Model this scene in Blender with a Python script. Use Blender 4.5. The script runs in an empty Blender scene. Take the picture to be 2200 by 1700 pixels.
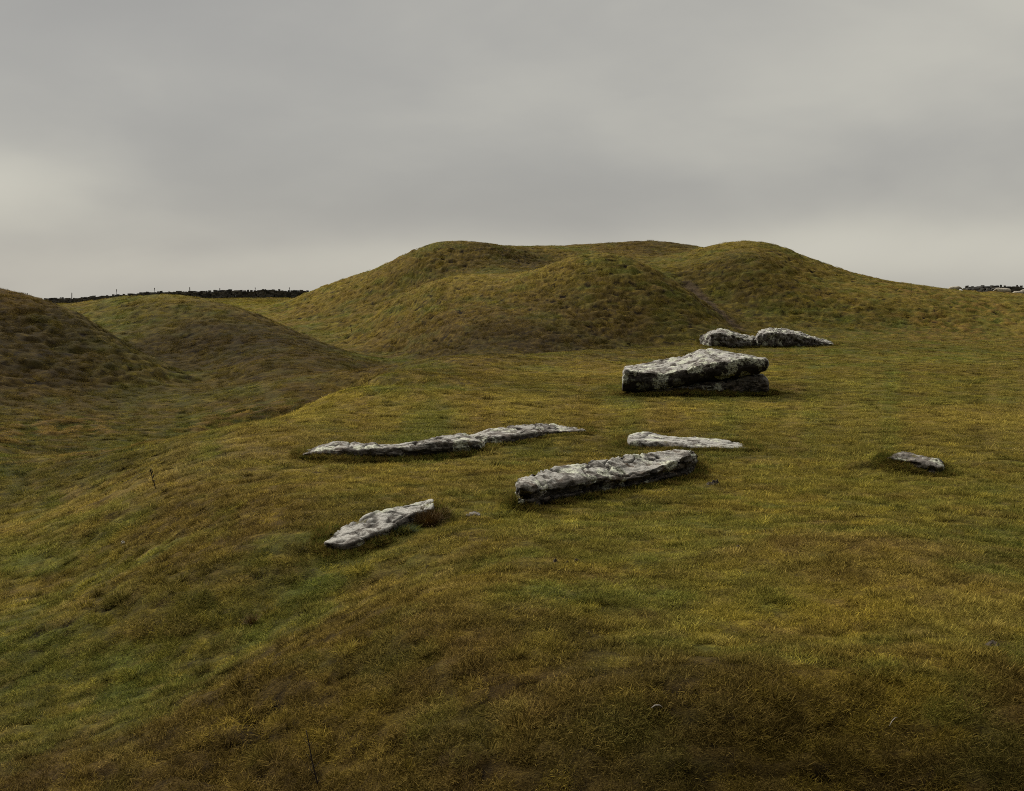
import bpy, math, random
import numpy as np
from mathutils import Vector, Matrix
S = bpy.context.scene
# ------------------------------------------------------------------ camera
PITCH = math.atan(230/3022.0)      # looking slightly down from the crest of the near bank
CAM_H = 3.35                       # eye above the stone platform
cam = bpy.data.objects.new("camera", bpy.data.cameras.new("camera"))
S.collection.objects.link(cam); S.camera = cam
cam.location = (0, 0, CAM_H); cam.rotation_euler = (math.pi/2-PITCH, 0, 0)
cam.data.sensor_width = 36; cam.data.lens = 3022/2200*36
cam.data.clip_start = .1; cam.data.clip_end = 8000
# ------------------------------------------------------------------ sky, sun, exposure
SUN_EL, SUN_AZ = math.radians(37), math.radians(-46)      # azimuth from the view direction, left is negative
W = bpy.data.worlds.new("World"); S.world = W; W.use_nodes = True
nt = W.node_tree; nt.nodes.clear()
def N(tree, kind, **kw):
    n = tree.nodes.new(kind)
    for k, v in kw.items():
        if k == "inp":
            for i, val in v.items(): n.inputs[i].default_value = val
        else: setattr(n, k, v)
    return n
def mth(tree, op, a, b=None, clamp=False):
    n = tree.nodes.new("ShaderNodeMath"); n.operation = op; n.use_clamp = clamp
    for i, s in enumerate((a, b)):
        if s is None: continue
        if isinstance(s, (int, float)): n.inputs[i].default_value = s
        else: tree.links.new(s, n.inputs[i])
    return n.outputs[0]
def ramp(tree, s, a, b, lo=0., hi=1.):
    n = tree.nodes.new("ShaderNodeMapRange"); n.interpolation_type = "SMOOTHSTEP"
    n.inputs[1].default_value = a; n.inputs[2].default_value = b; n.inputs[3].default_value = lo; n.inputs[4].default_value = hi
    tree.links.new(s, n.inputs[0]); return n.outputs[0]
def mixc(tree, f, a, b, mode="MIX"):
    n = tree.nodes.new("ShaderNodeMix"); n.data_type = "RGBA"; n.blend_type = mode
    for s, i in ((f, 0), (a, 6), (b, 7)):
        if isinstance(s, bpy.types.NodeSocket): tree.links.new(s, n.inputs[i])
        else: n.inputs[i].default_value = s if i == 0 else (*s, 1)
    return n.outputs[2]
def noise_node(tree, vec, scale, detail=4, rough=.55, dist=0.):
    n = tree.nodes.new("ShaderNodeTexNoise"); n.inputs["Scale"].default_value = scale
    n.inputs["Detail"].default_value = detail; n.inputs["Roughness"].default_value = rough; n.inputs["Distortion"].default_value = dist
    tree.links.new(vec, n.inputs["Vector"]); return n.outputs[0]
def mapped(tree, vec, scale, loc=(0, 0, 0), rot=(0, 0, 0)):
    n = tree.nodes.new("ShaderNodeMapping"); n.inputs["Scale"].default_value = scale
    n.inputs["Location"].default_value = loc; n.inputs["Rotation"].default_value = rot
    tree.links.new(vec, n.inputs["Vector"]); return n.outputs[0]

tc = N(nt, "ShaderNodeTexCoord"); gen = tc.outputs["Generated"]
sep = N(nt, "ShaderNodeSeparateXYZ"); nt.links.new(gen, sep.inputs[0])
az = mth(nt, "ARCTAN2", sep.outputs[0], sep.outputs[1]); el = sep.outputs[2]
nish = N(nt, "ShaderNodeTexSky", sky_type="NISHITA", sun_disc=False, sun_elevation=SUN_EL, sun_rotation=SUN_AZ)
def bank(a0, e0, sa, se):                                  # one soft cloud bank, by azimuth and elevation
    da = mth(nt, "DIVIDE", mth(nt, "SUBTRACT", az, a0), sa); de = mth(nt, "DIVIDE", mth(nt, "SUBTRACT", el, e0), se)
    r = mth(nt, "ADD", mth(nt, "MULTIPLY", da, da), mth(nt, "MULTIPLY", de, de))
    return mth(nt, "POWER", 2.718, mth(nt, "MULTIPLY", r, -1.0))
def wob(s, k): return mth(nt, "MULTIPLY", s, k)
n_big = noise_node(nt, mapped(nt, gen, (2.0, 2.0, 4.5), (3.1, .4, 1.7), (0, .10, 0)), 1.5, 5, .5, .35)
n_mid = noise_node(nt, mapped(nt, gen, (4.0, 4.0, 9.0), (1.3, 5.2, .3), (0, .06, 0)), 1.6, 4, .5, .3)
shade = mth(nt, "ADD", wob(mth(nt, "SUBTRACT", n_big, .5), .30), wob(mth(nt, "SUBTRACT", n_mid, .5), .15))
for a0, e0, sa, se, k in [(.10, .022, .42, .022, .11), (.33, .030, .16, .022, .09), (-.25, .030, .2, .012, -.05), (-.02, .075, .30, .032, -.05), (-.15, .05, .22, .02, -.05),
                          (.36, .19, .20, .07, .09), (-.37, .068, .10, .028, .17), (.36, .09, .14, .03, -.03), (-.30, .19, .20, .06, -.06), (.10,.14,.25,.05,.03)]:
    shade = mth(nt, "ADD", shade, wob(bank(a0, e0, sa, se), k))
rise = ramp(nt, el, .22, .85, 0.0, 1.0)                    # an overcast sky is about three times brighter overhead
dotn = N(nt, "ShaderNodeVectorMath", operation="DOT_PRODUCT"); nt.links.new(gen, dotn.inputs[0])
dotn.inputs[1].default_value = (math.sin(SUN_AZ)*math.cos(SUN_EL), math.cos(SUN_AZ)*math.cos(SUN_EL), math.sin(SUN_EL))
glow = ramp(nt, dotn.outputs["Value"], .0, 1.0, .7, 3.6)  # thinner cloud round the hidden sun
lum = mth(nt, "MULTIPLY", mth(nt, "ADD", shade, 1.0), mth(nt, "ADD", mth(nt, "MULTIPLY", rise, glow), 1.0))
lum = mth(nt, "MULTIPLY", lum, ramp(nt, sep.outputs[1], -.7, .25, .18, 1.0))
tint = mixc(nt, ramp(nt, shade, -.12, .14), (2.42, 2.36, 2.22), (2.97, 2.87, 2.52))
lumv = N(nt, "ShaderNodeCombineColor"); [nt.links.new(lum, lumv.inputs[i]) for i in range(3)]
cloud = mixc(nt, 1.0, tint, lumv.outputs[0], "MULTIPLY")
sky_col = mixc(nt, .97, nish.outputs[0], cloud)
bg = N(nt, "ShaderNodeBackground"); bg.inputs[1].default_value = .053
out = N(nt, "ShaderNodeOutputWorld")
nt.links.new(sky_col, bg.inputs[0]); nt.links.new(bg.outputs[0], out.inputs[0])
sun = bpy.data.objects.new("sun", bpy.data.lights.new("sun", "SUN")); S.collection.objects.link(sun)
sun.data.energy = 1.5; sun.data.angle = math.radians(16); sun.data.color = (1, .95, .86)
sv = Vector((math.sin(SUN_AZ)*math.cos(SUN_EL), math.cos(SUN_AZ)*math.cos(SUN_EL), math.sin(SUN_EL)))
sun.rotation_euler = sv.to_track_quat("Z", "Y").to_euler(); sun.location = sv*60
S.view_settings.view_transform = "Standard"; S.view_settings.look = "None"
S.view_settings.exposure = 1.63; S.view_settings.gamma = 1
S.cycles.use_denoising = False; S.cycles.filter_width = 1.0
S.cycles.max_bounces = 6; S.cycles.diffuse_bounces = 3; S.cycles.transmission_bounces = 3; S.cycles.transparent_max_bounces = 4
# ------------------------------------------------------------------ terrain
# Heights come from a thin-plate spline through surveyed points.
F_PX, CU, CV = 3022.0, 1100.0, 850.0
def elev(v):
    b = (CV - v) / F_PX
    return (-math.sin(PITCH) + b * math.cos(PITCH)) / (math.cos(PITCH) + b * math.sin(PITCH))
def xof(u, v, d):
    b = (CV - v) / F_PX
    return (u - CU) / F_PX * d / (math.cos(PITCH) + b * math.sin(PITCH))
def P(u, v, d):                       # bearing, drop and distance from the survey station
    return (xof(u, v, d), d, elev(v) * d + CAM_H)
def Pz(u, v, z):                      # same, at a known height relative to the eye
    return P(u, v, z / elev(v))
def Pd(u, d, z):
    v = 700
    return (xof(u, v, d), d, z + CAM_H)

MQ = (2.5/50.0)**2
def survey():
    p = []
    R = lambda *a: p.append((a[0], a[1], a[2] + CAM_H))
    # bank under the station, near ditch
    for a in [(0,0,-1.65),(0,-8,-2.3),(-7,0,-1.8),(7,0,-1.7),(-14,-4,-2.6),(14,-3,-2.2),(25,-2,-2.3),
              (0,3.5,-2.9),(0,7,-4.75),(6,3.2,-2.9),(7,6.6,-4.7),(-4,3.5,-3.2),(-4,8.5,-4.9),(14,7,-4.5),
              (14,3,-2.7),(-9,4,-2.6),(-9.5,12,-4.3),(-13,16,-3.2),(-17,28,-3.0),(-22,40,-2.2),(-20,14,-2.2),(-28,28,-1.6),
              (26,6,-4.0),(26,12,-3.5),(-30,10,-2.5),(-35,45,-2),(0,-30,-3),(-40,-20,-3),(40,-20,-3),(45,10,-3.4)]: R(*a)
    # inner slope and edge of the platform, near side
    for u,v,z in [(1450,1700,-3.92),(1800,1700,-3.92),(2200,1700,-3.88),(1450,1560,-3.50),(1800,1530,-3.45),(2200,1515,-3.43),(1450,1490,-3.42),(1800,1470,-3.4),(2200,1470,-3.4),(1450,1420,-3.4),(1800,1400,-3.38),(2200,1420,-3.39),
                  (1100,1690,-3.98),(1120,1500,-3.58),(1100,1350,-3.40),(800,1690,-4.15),(830,1520,-3.85),(850,1305,-3.44),(780,1400,-3.66),(650,1500,-3.92),(450,1600,-4.22),(750,1215,-3.68),(650,1285,-3.98),(560,1345,-4.2),(430,1425,-4.42),(280,1490,-4.62),
                  (560,1690,-4.35),(550,1215,-3.72),(300,1690,-4.56),(350,1330,-4.2),(300,1200,-4.2),
                  (0,1690,-4.72),(0,1450,-4.75),(0,1250,-4.78),(0,1120,-4.82),(430,1110,-3.68),(200,1160,-4.3)]: p.append(Pz(u,v,z))
    # platform
    for u,v,z in [(1300,1250,-3.36),(1800,1300,-3.36),(2200,1350,-3.37),(1800,1180,-3.22),(2200,1150,-3.33),(1400,1120,-3.35),(1000,1180,-3.38),
                  (780,1120,-3.42),(1000,1030,-3.36),(700,1030,-3.42),(1250,1000,-3.34),(1650,1000,-3.34),(2200,1000,-3.33),
                  (850,930,-3.36),(1150,900,-3.33),(1500,890,-3.33),(1900,890,-3.33),(2200,890,-3.34),(1000,840,-3.34),(1300,820,-3.32),(1700,800,-3.30),(2100,800,-3.32),
                  (1900,752,-3.3),(2200,745,-3.3)]: p.append(Pz(u,v,z))
    for u,v in [(1050,790),(1150,785),(1300,775),(1450,765),(1600,757),(1000,800),(930,812),(860,840),(780,880),(720,920),(640,965)]: p.append(Pz(u,v,-3.33))
    # platform edge, left and far
    for u,v,d in [(330,1050,26.0),(420,1000,27.5),(510,950,30.5),(600,902,35.5),(690,855,42.5),(760,822,49),(820,800,54.5),(900,783,61),(1000,771,66.5),(1150,762,70.5),(1300,753,74),(1450,746,79)]:
        p.append(P(u,v,d))
    for u,v in [(1650,738),(1800,733),(2000,728),(2200,724)]: p.append(Pz(u,v,-3.3))
    for x in (24,34,44):
        for y in (25,50,75): R(x,y,-3.4)
    # ditch behind the far edge
    for u,d,z in [(900,71,-4.5),(1000,75,-4.4),(1150,78,-4.2),(1300,81,-4.1),(1450,85,-3.95)]: p.append(Pd(u,d,z))
    # left ditch floor
    for u,v,z in [(0,1000,-5.35),(0,920,-5.1),(200,1000,-5.4),(200,905,-5.1),(360,960,-5.4),(400,895,-5.1)]: p.append(Pz(u,v,z))
    for u,d,z in [(500,43,-5.4),(620,48,-5.2),(690,53,-5.0),(760,59,-4.5),(840,69,-4.6)]: p.append(Pd(u,d,z))
    # left mound
    for u,v,d in [(0,860,57),(150,858,58.5),(300,835,63),(0,740,63),(130,760,64.6),(240,790,64),(0,618,72),(70,641,72.5),(140,662,73),(210,697,71),(280,742,69),(340,790,66.5),(385,828,64),(-150,600,72),(-300,595,73),(-150,720,64),(-300,740,62)]: p.append(P(u,v,d))
    for u,d,z in [(0,82,-1.2),(-150,84,-.8),(70,82,-2.2),(-300,90,-1.2),(0,95,-2.2),(-200,110,-2)]: p.append(Pd(u,d,z))
    # valley between left mound and second mound
    for u,v,d in [(160,668,88),(230,712,82),(300,762,76.5),(350,796,72)]: p.append(P(u,v,d))
    # second mound
    for u,v,d in [(420,838,66),(520,868,57),(620,885,53.5),(335,715,81),(435,740,78),(450,800,70),(520,785,68),(570,755,74),(690,800,67),(620,815,62.8),(690,832,60),
                  (230,641,92),(300,636,91),(400,635,90),(460,648,88),(510,664,86.5),(570,691,84),(640,728,80),(710,757,76),(770,787,70),(800,799,67)]: p.append(P(u,v,d))
    for u,d,z in [(300,104,-2.3),(400,102,-2.2),(470,100,-2.4),(560,97,-3.2),(640,94,-3.6),(720,90,-3.9),(230,104,-2.3),(150,110,-2.2)]: p.append(Pd(u,d,z))
    p.append(P(190,647,112)); p.append(P(120,657,108)); p.append(Pd(280,118,-1.8)); p.append(Pd(200,122,-1.6)); p.append(Pd(350,118,-1.9)); p.append(Pd(420,118,-1.9)); p.append(Pd(250,140,-1.6)); p.append(Pd(100,135,-1.5))
    # field behind
    for u,v,d in [(480,652,135),(560,660,125),(620,668,118),(480,642,160),(600,641,160),(300,648,165),(100,661,165),(200,655,165),(640,650,138)]: p.append(P(u,v,d))
    # valley floor right of the second mound
    for u,v,d in [(620,690,112),(690,715,104),(760,742,97),(830,768,90),(870,782,83.5)]: p.append(P(u,v,d))
    # left hill
    for u,v,d in [(660,655,116),(760,690,105),(820,640,110),(700,613,122),(750,596,122),(800,580,121),(835,567,120.5),(870,547,119.5),(905,531,118.5),(945,519,118),(1000,524,117.5),(1055,528,117),(1110,545,117.5),(1150,566,117),
                  (900,575,112.5),(980,570,112.5),(1060,570,112),(780,655,110),(870,620,110.5),(940,600,110),(1100,586,108.5),(1040,590,107)]: p.append(P(u,v,d))
    for u,d,z in [(700,134,-.9),(800,134,0.0),(900,133,1.0),(1000,131,1.8),(750,150,-1.4),(900,152,-1.4)]: p.append(Pd(u,d,z))
    # back ridge
    for u,v,d in [(1110,532,127),(1160,533,128),(1220,529,129),(1300,524,129),(1360,520,129),(1420,520,129),(1470,530,128.5),(1510,537,128),
                  (1250,560,118),(1180,556,119),(1400,558,117),(1470,548,121)]: p.append(P(u,v,d))
    for u,d,z in [(1150,142,1.2),(1300,144,1.2),(1450,143,1.2),(1150,160,-1.6),(1400,160,-1.6)]: p.append(Pd(u,d,z))
    # bowl
    for u,v,d in [(1430,572,111),(1380,575,109.5)]: p.append(P(u,v,d))
    for u,d,z in [(1250,107,1.3),(1330,107,1.3),(1190,108,1.1)]: p.append(Pd(u,d,z))
    # centre mound
    for u,v,d in [(1000,765,80),(1150,758,82.5),(1300,750,85.5),(1450,743,88),(900,738,89),
                  (780,706,104),(810,672,102),(850,642,103),(900,617,103.5),(950,598,104),(1000,591,103),(1060,592,102.5),(1125,589,102),(1170,572,101.5),(1220,554,101),(1275,546,100.5),(1330,547,100.5),(1370,560,100.5),(1420,590,99.5),(1465,614,98.5),(1500,645,97),(1540,690,94.5),(1560,708,93),
                  (900,690,94),(1000,650,95.5),(1000,705,88.5),(1150,640,94.5),(1150,710,87),(1280,600,96),(1280,660,92),(1280,715,88),(1400,650,93.5),(1420,710,90)]: p.append(P(u,v,d))
    # gully
    for u,v,d in [(1480,612,106),(1520,648,103),(1560,680,99),(1600,715,96)]: p.append(P(u,v,d))
    # right hill
    for u,v,d in [(1530,527,118),(1575,520,117.5),(1640,520,117),(1675,529,116.5),(1720,548,116),(1780,572,115),(1840,594,114),(1900,605,113),(1950,612,112.5),(2000,618,112),(2060,627,111.5),(2120,632,111),(2200,634,110.5),(2300,640,110),
                  (1470,568,112),(1530,556,110.5),(1600,549,109.5),(1650,556,109),(1560,600,106),(1650,620,104),(1750,640,103.5),(1900,650,104),(2050,660,104.5),(2200,665,104.5),
                  (1640,700,97.5),(1750,700,98.5),(1900,705,99),(2050,700,100),(2200,700,100),(2350,690,100),(1600,535,113.5),(1720,590,109)]: p.append(P(u,v,d))
    for u,d,z in [(1550,130,1.6),(1650,130,1.5),(1750,130,.4),(1900,128,-.6),(2050,122,-.75),(2200,120,-.75),(2400,125,-.9),(1600,150,-1.5),(1800,150,-1.5),(2000,140,-.9),(2200,140,-.9),(2300,160,-1.0),(2000,160,-1.2)]: p.append(Pd(u,d,z))
    # far ring
    for k in range(28):
        a = 2*math.pi*k/28
        for rr in (190, 260): 
            x, y = rr*math.cos(a), 70+rr*math.sin(a); R(x, y, -0.0125*math.hypot(x,y)-.2)
    return np.array(p)

def tps_fit(pts, lam=0.0035):
    xy = pts[:, :2] / 50.0; z = pts[:, 2]; n = len(z)
    r2 = ((xy[:, None] - xy[None]) ** 2).sum(-1)
    K = -np.sqrt(r2 + MQ)
    A = np.zeros((n+3, n+3)); A[:n,:n] = K + np.diag(np.clip(pts[:,1]/100.0, .02, 1.0))*lam
    A[:n,n] = 1; A[:n,n+1:] = xy; A[n,:n] = 1; A[n+1:,:n] = xy.T
    return xy, np.linalg.solve(A, np.concatenate([z, np.zeros(3)]))
def tps_eval(fit, x, y):
    xy, w = fit; n = len(xy); out = np.empty(x.size); X = x.ravel()/50.0; Y = y.ravel()/50.0
    for s in range(0, X.size, 20000):
        a, b = X[s:s+20000], Y[s:s+20000]
        r2 = (a[:,None]-xy[None,:,0])**2 + (b[:,None]-xy[None,:,1])**2
        out[s:s+20000] = (-np.sqrt(r2+MQ)) @ w[:n] + w[n] + a*w[n+1] + b*w[n+2]
    return out.reshape(x.shape)
def sstep(a, b, t):
    t = np.clip((t-a)/(b-a), 0, 1); return t*t*(3-2*t)
FIT = tps_fit(survey())
def base_height(x, y):
    z = tps_eval(FIT, x, y)
    far = -0.0125*np.hypot(x, y) - .2 + CAM_H
    w = sstep(190, 250, np.hypot(x, y-70))
    return z*(1-w) + far*w

def hit(u, v):
    """walk along a bearing until the ground is met: (x, y, z)"""
    e = elev(v); y = np.concatenate([np.arange(8, 60, .05), np.arange(60, 220, .1)])
    b = (CV - v) / F_PX
    x = (u - CU) / F_PX * y / (math.cos(PITCH) + b * math.sin(PITCH))
    k = np.argmax(e*y + CAM_H <= ground(x, y))
    return float(x[k]), float(y[k]), float(ground(x[k:k+1], y[k:k+1])[0])
HUMPS = []                                    # small grassy rises: x, y, height, half width, half depth, turn
def ground(x, y):
    z = base_height(np.asarray(x, float), np.asarray(y, float))
    for hx, hy, hh, sx, sy, a in HUMPS:
        dx, dy = x-hx, y-hy
        p, q = dx*math.cos(a)+dy*math.sin(a), -dx*math.sin(a)+dy*math.cos(a)
        z = z + hh*np.exp(-(p/sx)**2-(q/sy)**2)
    return z

# ------------------------------------------------------------------ numpy gradient noise
RNG = np.random.default_rng(7)
PERM = np.concatenate([RNG.permutation(512)]*3)
GRAD = RNG.normal(size=(512, 3)); GRAD /= np.linalg.norm(GRAD, axis=1)[:, None]
def noise3(x, y, z):
    xi, yi, zi = np.floor(x).astype(int), np.floor(y).astype(int), np.floor(z).astype(int)
    xf, yf, zf = x-xi, y-yi, z-zi
    fu, fv, fw = [t*t*t*(t*(t*6-15)+10) for t in (xf, yf, zf)]
    xi &= 511; yi &= 511; zi &= 511
    def g(i, j, k):
        h = PERM[PERM[PERM[(xi+i) & 511] + ((yi+j) & 511)] + ((zi+k) & 511)]
        G = GRAD[h]
        return G[..., 0]*(xf-i) + G[..., 1]*(yf-j) + G[..., 2]*(zf-k)
    lerp = lambda a, b, t: a+(b-a)*t
    return 1.6*lerp(lerp(lerp(g(0,0,0), g(1,0,0), fu), lerp(g(0,1,0), g(1,1,0), fu), fv),
                lerp(lerp(g(0,0,1), g(1,0,1), fu), lerp(g(0,1,1), g(1,1,1), fu), fv), fw)
def fbm(x, y, z, octv=3):
    s, a, t = 0, 1.0, 0
    for o in range(octv):
        s = s + a*noise3(x*2**o+o*17.3, y*2**o+o*9.1, z*2**o+o*5.7); t += a; a *= .5
    return s/t
# ------------------------------------------------------------------ helpers
def tag(o, label=None, cat=None, group=None, kind=None):
    for k, v in (("label", label), ("category", cat), ("group", group), ("kind", kind)):
        if v: o[k] = v
    return o
def mesh_obj(name, verts, faces, mat, parent=None, smooth=True, loc=None):
    me = bpy.data.meshes.new(name)
    v = np.asarray(verts, np.float32)
    if loc is not None: v = v - np.asarray(loc, np.float32)
    f = np.asarray(faces, np.int32); k = f.shape[1]
    me.vertices.add(len(v)); me.vertices.foreach_set("co", v.ravel())
    me.loops.add(f.size); me.loops.foreach_set("vertex_index", f.ravel())
    me.polygons.add(len(f)); me.polygons.foreach_set("loop_start", np.arange(0, f.size, k, dtype=np.int32))
    me.polygons.foreach_set("loop_total", np.full(len(f), k, np.int32))
    me.update(calc_edges=True)
    me.polygons.foreach_set("use_smooth", np.full(len(f), smooth))
    if mat: me.materials.append(mat)
    o = bpy.data.objects.new(name, me); S.collection.objects.link(o)
    if loc is not None: o.location = loc
    if parent: o.parent = parent
    return o
def add_attr(o, name, arr, typ="FLOAT"):
    a = o.data.attributes.new(name, typ, "POINT")
    arr = np.asarray(arr, np.float32)
    if typ == "FLOAT_COLOR":
        a.data.foreach_set("color", np.c_[arr, np.ones(len(arr), np.float32)].ravel())
    elif typ == "FLOAT_VECTOR": a.data.foreach_set("vector", arr.ravel())
    elif typ == "INT": a.data.foreach_set("value", arr.astype(np.int32))
    else: a.data.foreach_set("value", arr)
def new_mat(name):
    m = bpy.data.materials.new(name); m.use_nodes = True
    t = m.node_tree; return m, t, t.nodes["Principled BSDF"]
def attr_node(t, name, typ="GEOMETRY", out="Color"):
    return N(t, "ShaderNodeAttribute", attribute_name=name, attribute_type=typ).outputs[out]
def tube(pts, radii, seg=6):
    """closed tapering tube through points"""
    pts = np.asarray(pts, float); V, F = [], []
    for i, p in enumerate(pts):
        t = pts[min(i+1, len(pts)-1)] - pts[max(i-1, 0)]; t /= np.linalg.norm(t)+1e-9
        a = np.cross(t, (0, 0, 1.0)); 
        if np.linalg.norm(a) < 1e-3: a = np.array((1., 0, 0))
        a /= np.linalg.norm(a); b = np.cross(t, a)
        for k in range(seg):
            c = 2*math.pi*k/seg; V.append(p + radii[i]*(a*math.cos(c)+b*math.sin(c)))
    for i in range(len(pts)-1):
        for k in range(seg):
            F.append((i*seg+k, i*seg+(k+1) % seg, (i+1)*seg+(k+1) % seg, (i+1)*seg+k))
    for ring, rev in ((0, 1), (len(pts)-1, 0)):
        c = len(V); V.append(pts[ring])
        for k in range(seg):
            q = (ring*seg+k, ring*seg+(k+1) % seg); q = q[::-1] if rev else q
            F.append((q[0], q[1], c, c))
    return V, F
class MB:
    def __init__(s): s.V, s.F = [], []
    def add(s, V, F):
        n = len(s.V); s.V += [tuple(v) for v in V]
        for f in F:
            f = [i+n for i in f]
            s.F.append(f)
    def build(s, name, mat, parent=None, loc=None, smooth=True):
        me = bpy.data.meshes.new(name); L = Vector(loc) if loc is not None else Vector((0, 0, 0))
        fs = []
        for f in s.F:
            g = []
            for i in f:
                if i not in g: g.append(i)
            if len(g) > 2: fs.append(g)
        me.from_pydata([Vector(v)-L for v in s.V], [], fs); me.update()
        for p in me.polygons: p.use_smooth = smooth
        me.materials.append(mat)
        o = bpy.data.objects.new(name, me); S.collection.objects.link(o); o.location = L
        if parent: o.parent = parent
        return o

# ------------------------------------------------------------------ humps of turf under and beside the stones
def hump(u, v, h, sx, sy, a=0.):
    x, y, _ = hit(u, v); HUMPS.append((x, y, h, sx, sy, a))
hump(1920, 1012, .30, .8, .45)
hump(1530, 851, .20, 2.0, .35, .05)
hump(1105, 1097, .14, .35, .35)
hump(1800, 1175, .10, 1.5, 1.0)
hump(800, 1180, -.06, .6, .25, .5)
hump(820, 990, -.16, 1.6, .32, .2)
hump(950, 983, -.10, .8, .3, .2)
hump(1400, 962, -.05, .8, .3)
hump(935, 1112, .16, .22, .35, .5)

# ------------------------------------------------------------------ vegetation colours with painted shade and lit edges, by place
COL = dict(O=(.222,.173,.035), G=(.082,.104,.018), B=(.108,.067,.018), D=(.034,.0225,.009), Y=(.222,.168,.018), S=(.26,.185,.060))  # D also paints shade on bank faces, ditch floor and near slope
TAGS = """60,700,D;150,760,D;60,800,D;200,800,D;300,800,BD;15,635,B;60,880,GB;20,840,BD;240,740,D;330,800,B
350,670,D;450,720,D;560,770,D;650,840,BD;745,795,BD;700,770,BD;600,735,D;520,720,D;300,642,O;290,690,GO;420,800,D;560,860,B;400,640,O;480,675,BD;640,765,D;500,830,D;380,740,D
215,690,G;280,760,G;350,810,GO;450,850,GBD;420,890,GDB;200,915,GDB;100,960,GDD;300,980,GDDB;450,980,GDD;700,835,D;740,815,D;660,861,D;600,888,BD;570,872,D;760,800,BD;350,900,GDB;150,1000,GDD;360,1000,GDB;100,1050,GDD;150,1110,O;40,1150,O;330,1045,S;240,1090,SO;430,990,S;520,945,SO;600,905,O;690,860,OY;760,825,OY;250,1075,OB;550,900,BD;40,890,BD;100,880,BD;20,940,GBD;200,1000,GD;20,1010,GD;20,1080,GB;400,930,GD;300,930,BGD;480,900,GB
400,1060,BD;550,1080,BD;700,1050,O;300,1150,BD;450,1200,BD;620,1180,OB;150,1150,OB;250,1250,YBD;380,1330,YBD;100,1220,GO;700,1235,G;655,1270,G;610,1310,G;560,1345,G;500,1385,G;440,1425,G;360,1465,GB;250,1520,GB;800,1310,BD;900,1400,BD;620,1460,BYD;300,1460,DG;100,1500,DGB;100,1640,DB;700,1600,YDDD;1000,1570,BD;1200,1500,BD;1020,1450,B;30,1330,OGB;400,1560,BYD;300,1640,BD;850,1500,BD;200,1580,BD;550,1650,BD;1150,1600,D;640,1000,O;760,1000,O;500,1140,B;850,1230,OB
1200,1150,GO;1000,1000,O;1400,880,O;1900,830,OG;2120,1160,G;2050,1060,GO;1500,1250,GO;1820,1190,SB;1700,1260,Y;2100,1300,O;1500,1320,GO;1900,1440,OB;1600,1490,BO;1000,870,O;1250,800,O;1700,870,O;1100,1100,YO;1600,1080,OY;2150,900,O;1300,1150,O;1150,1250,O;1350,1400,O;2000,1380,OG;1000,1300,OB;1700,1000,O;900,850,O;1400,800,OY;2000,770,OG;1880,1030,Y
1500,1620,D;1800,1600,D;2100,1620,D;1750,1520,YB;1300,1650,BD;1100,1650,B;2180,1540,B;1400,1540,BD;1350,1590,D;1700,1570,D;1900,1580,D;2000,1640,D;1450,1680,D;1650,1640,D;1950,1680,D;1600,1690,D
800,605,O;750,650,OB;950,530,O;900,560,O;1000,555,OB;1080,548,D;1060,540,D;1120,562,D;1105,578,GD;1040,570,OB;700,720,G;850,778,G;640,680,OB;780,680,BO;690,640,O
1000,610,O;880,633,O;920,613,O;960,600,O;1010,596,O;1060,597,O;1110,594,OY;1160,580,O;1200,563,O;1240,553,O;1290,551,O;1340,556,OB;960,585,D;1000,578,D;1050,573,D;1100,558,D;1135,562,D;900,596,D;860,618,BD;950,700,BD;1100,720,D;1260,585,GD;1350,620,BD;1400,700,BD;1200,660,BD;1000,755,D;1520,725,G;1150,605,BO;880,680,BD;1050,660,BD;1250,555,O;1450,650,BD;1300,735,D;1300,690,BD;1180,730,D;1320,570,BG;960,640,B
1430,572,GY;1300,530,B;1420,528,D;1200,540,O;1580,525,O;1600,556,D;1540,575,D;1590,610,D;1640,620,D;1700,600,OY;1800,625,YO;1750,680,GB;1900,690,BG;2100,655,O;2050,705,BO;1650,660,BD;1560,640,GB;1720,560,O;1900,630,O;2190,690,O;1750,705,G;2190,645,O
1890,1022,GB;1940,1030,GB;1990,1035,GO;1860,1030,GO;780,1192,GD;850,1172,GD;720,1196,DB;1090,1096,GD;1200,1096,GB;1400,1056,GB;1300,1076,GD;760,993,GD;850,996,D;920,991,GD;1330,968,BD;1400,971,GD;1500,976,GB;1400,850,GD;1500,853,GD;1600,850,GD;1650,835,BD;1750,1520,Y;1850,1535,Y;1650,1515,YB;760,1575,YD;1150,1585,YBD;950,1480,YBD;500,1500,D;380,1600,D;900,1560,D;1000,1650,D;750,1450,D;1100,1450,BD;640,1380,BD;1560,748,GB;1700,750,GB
500,655,YG;580,660,YG;640,652,Y"""  # paler crest tags paint lit edges, darker ditch tags paint shade
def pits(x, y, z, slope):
    """bare gaps between turf lumps, painted dark as crevice shade: 0 none .. 1 bare"""
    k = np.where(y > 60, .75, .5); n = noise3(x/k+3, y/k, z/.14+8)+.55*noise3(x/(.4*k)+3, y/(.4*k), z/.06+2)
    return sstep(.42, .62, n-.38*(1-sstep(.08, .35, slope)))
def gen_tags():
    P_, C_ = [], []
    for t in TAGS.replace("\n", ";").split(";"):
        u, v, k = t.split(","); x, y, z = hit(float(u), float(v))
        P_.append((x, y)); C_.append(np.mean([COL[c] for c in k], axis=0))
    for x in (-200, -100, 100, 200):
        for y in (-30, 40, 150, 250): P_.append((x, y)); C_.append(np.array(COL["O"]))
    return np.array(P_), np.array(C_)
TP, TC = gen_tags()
PATH = np.array([hit(u, v)[:2] for u, v in ((1478, 612), (1500, 632), (1528, 655), (1556, 680), (1585, 704))])
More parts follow.
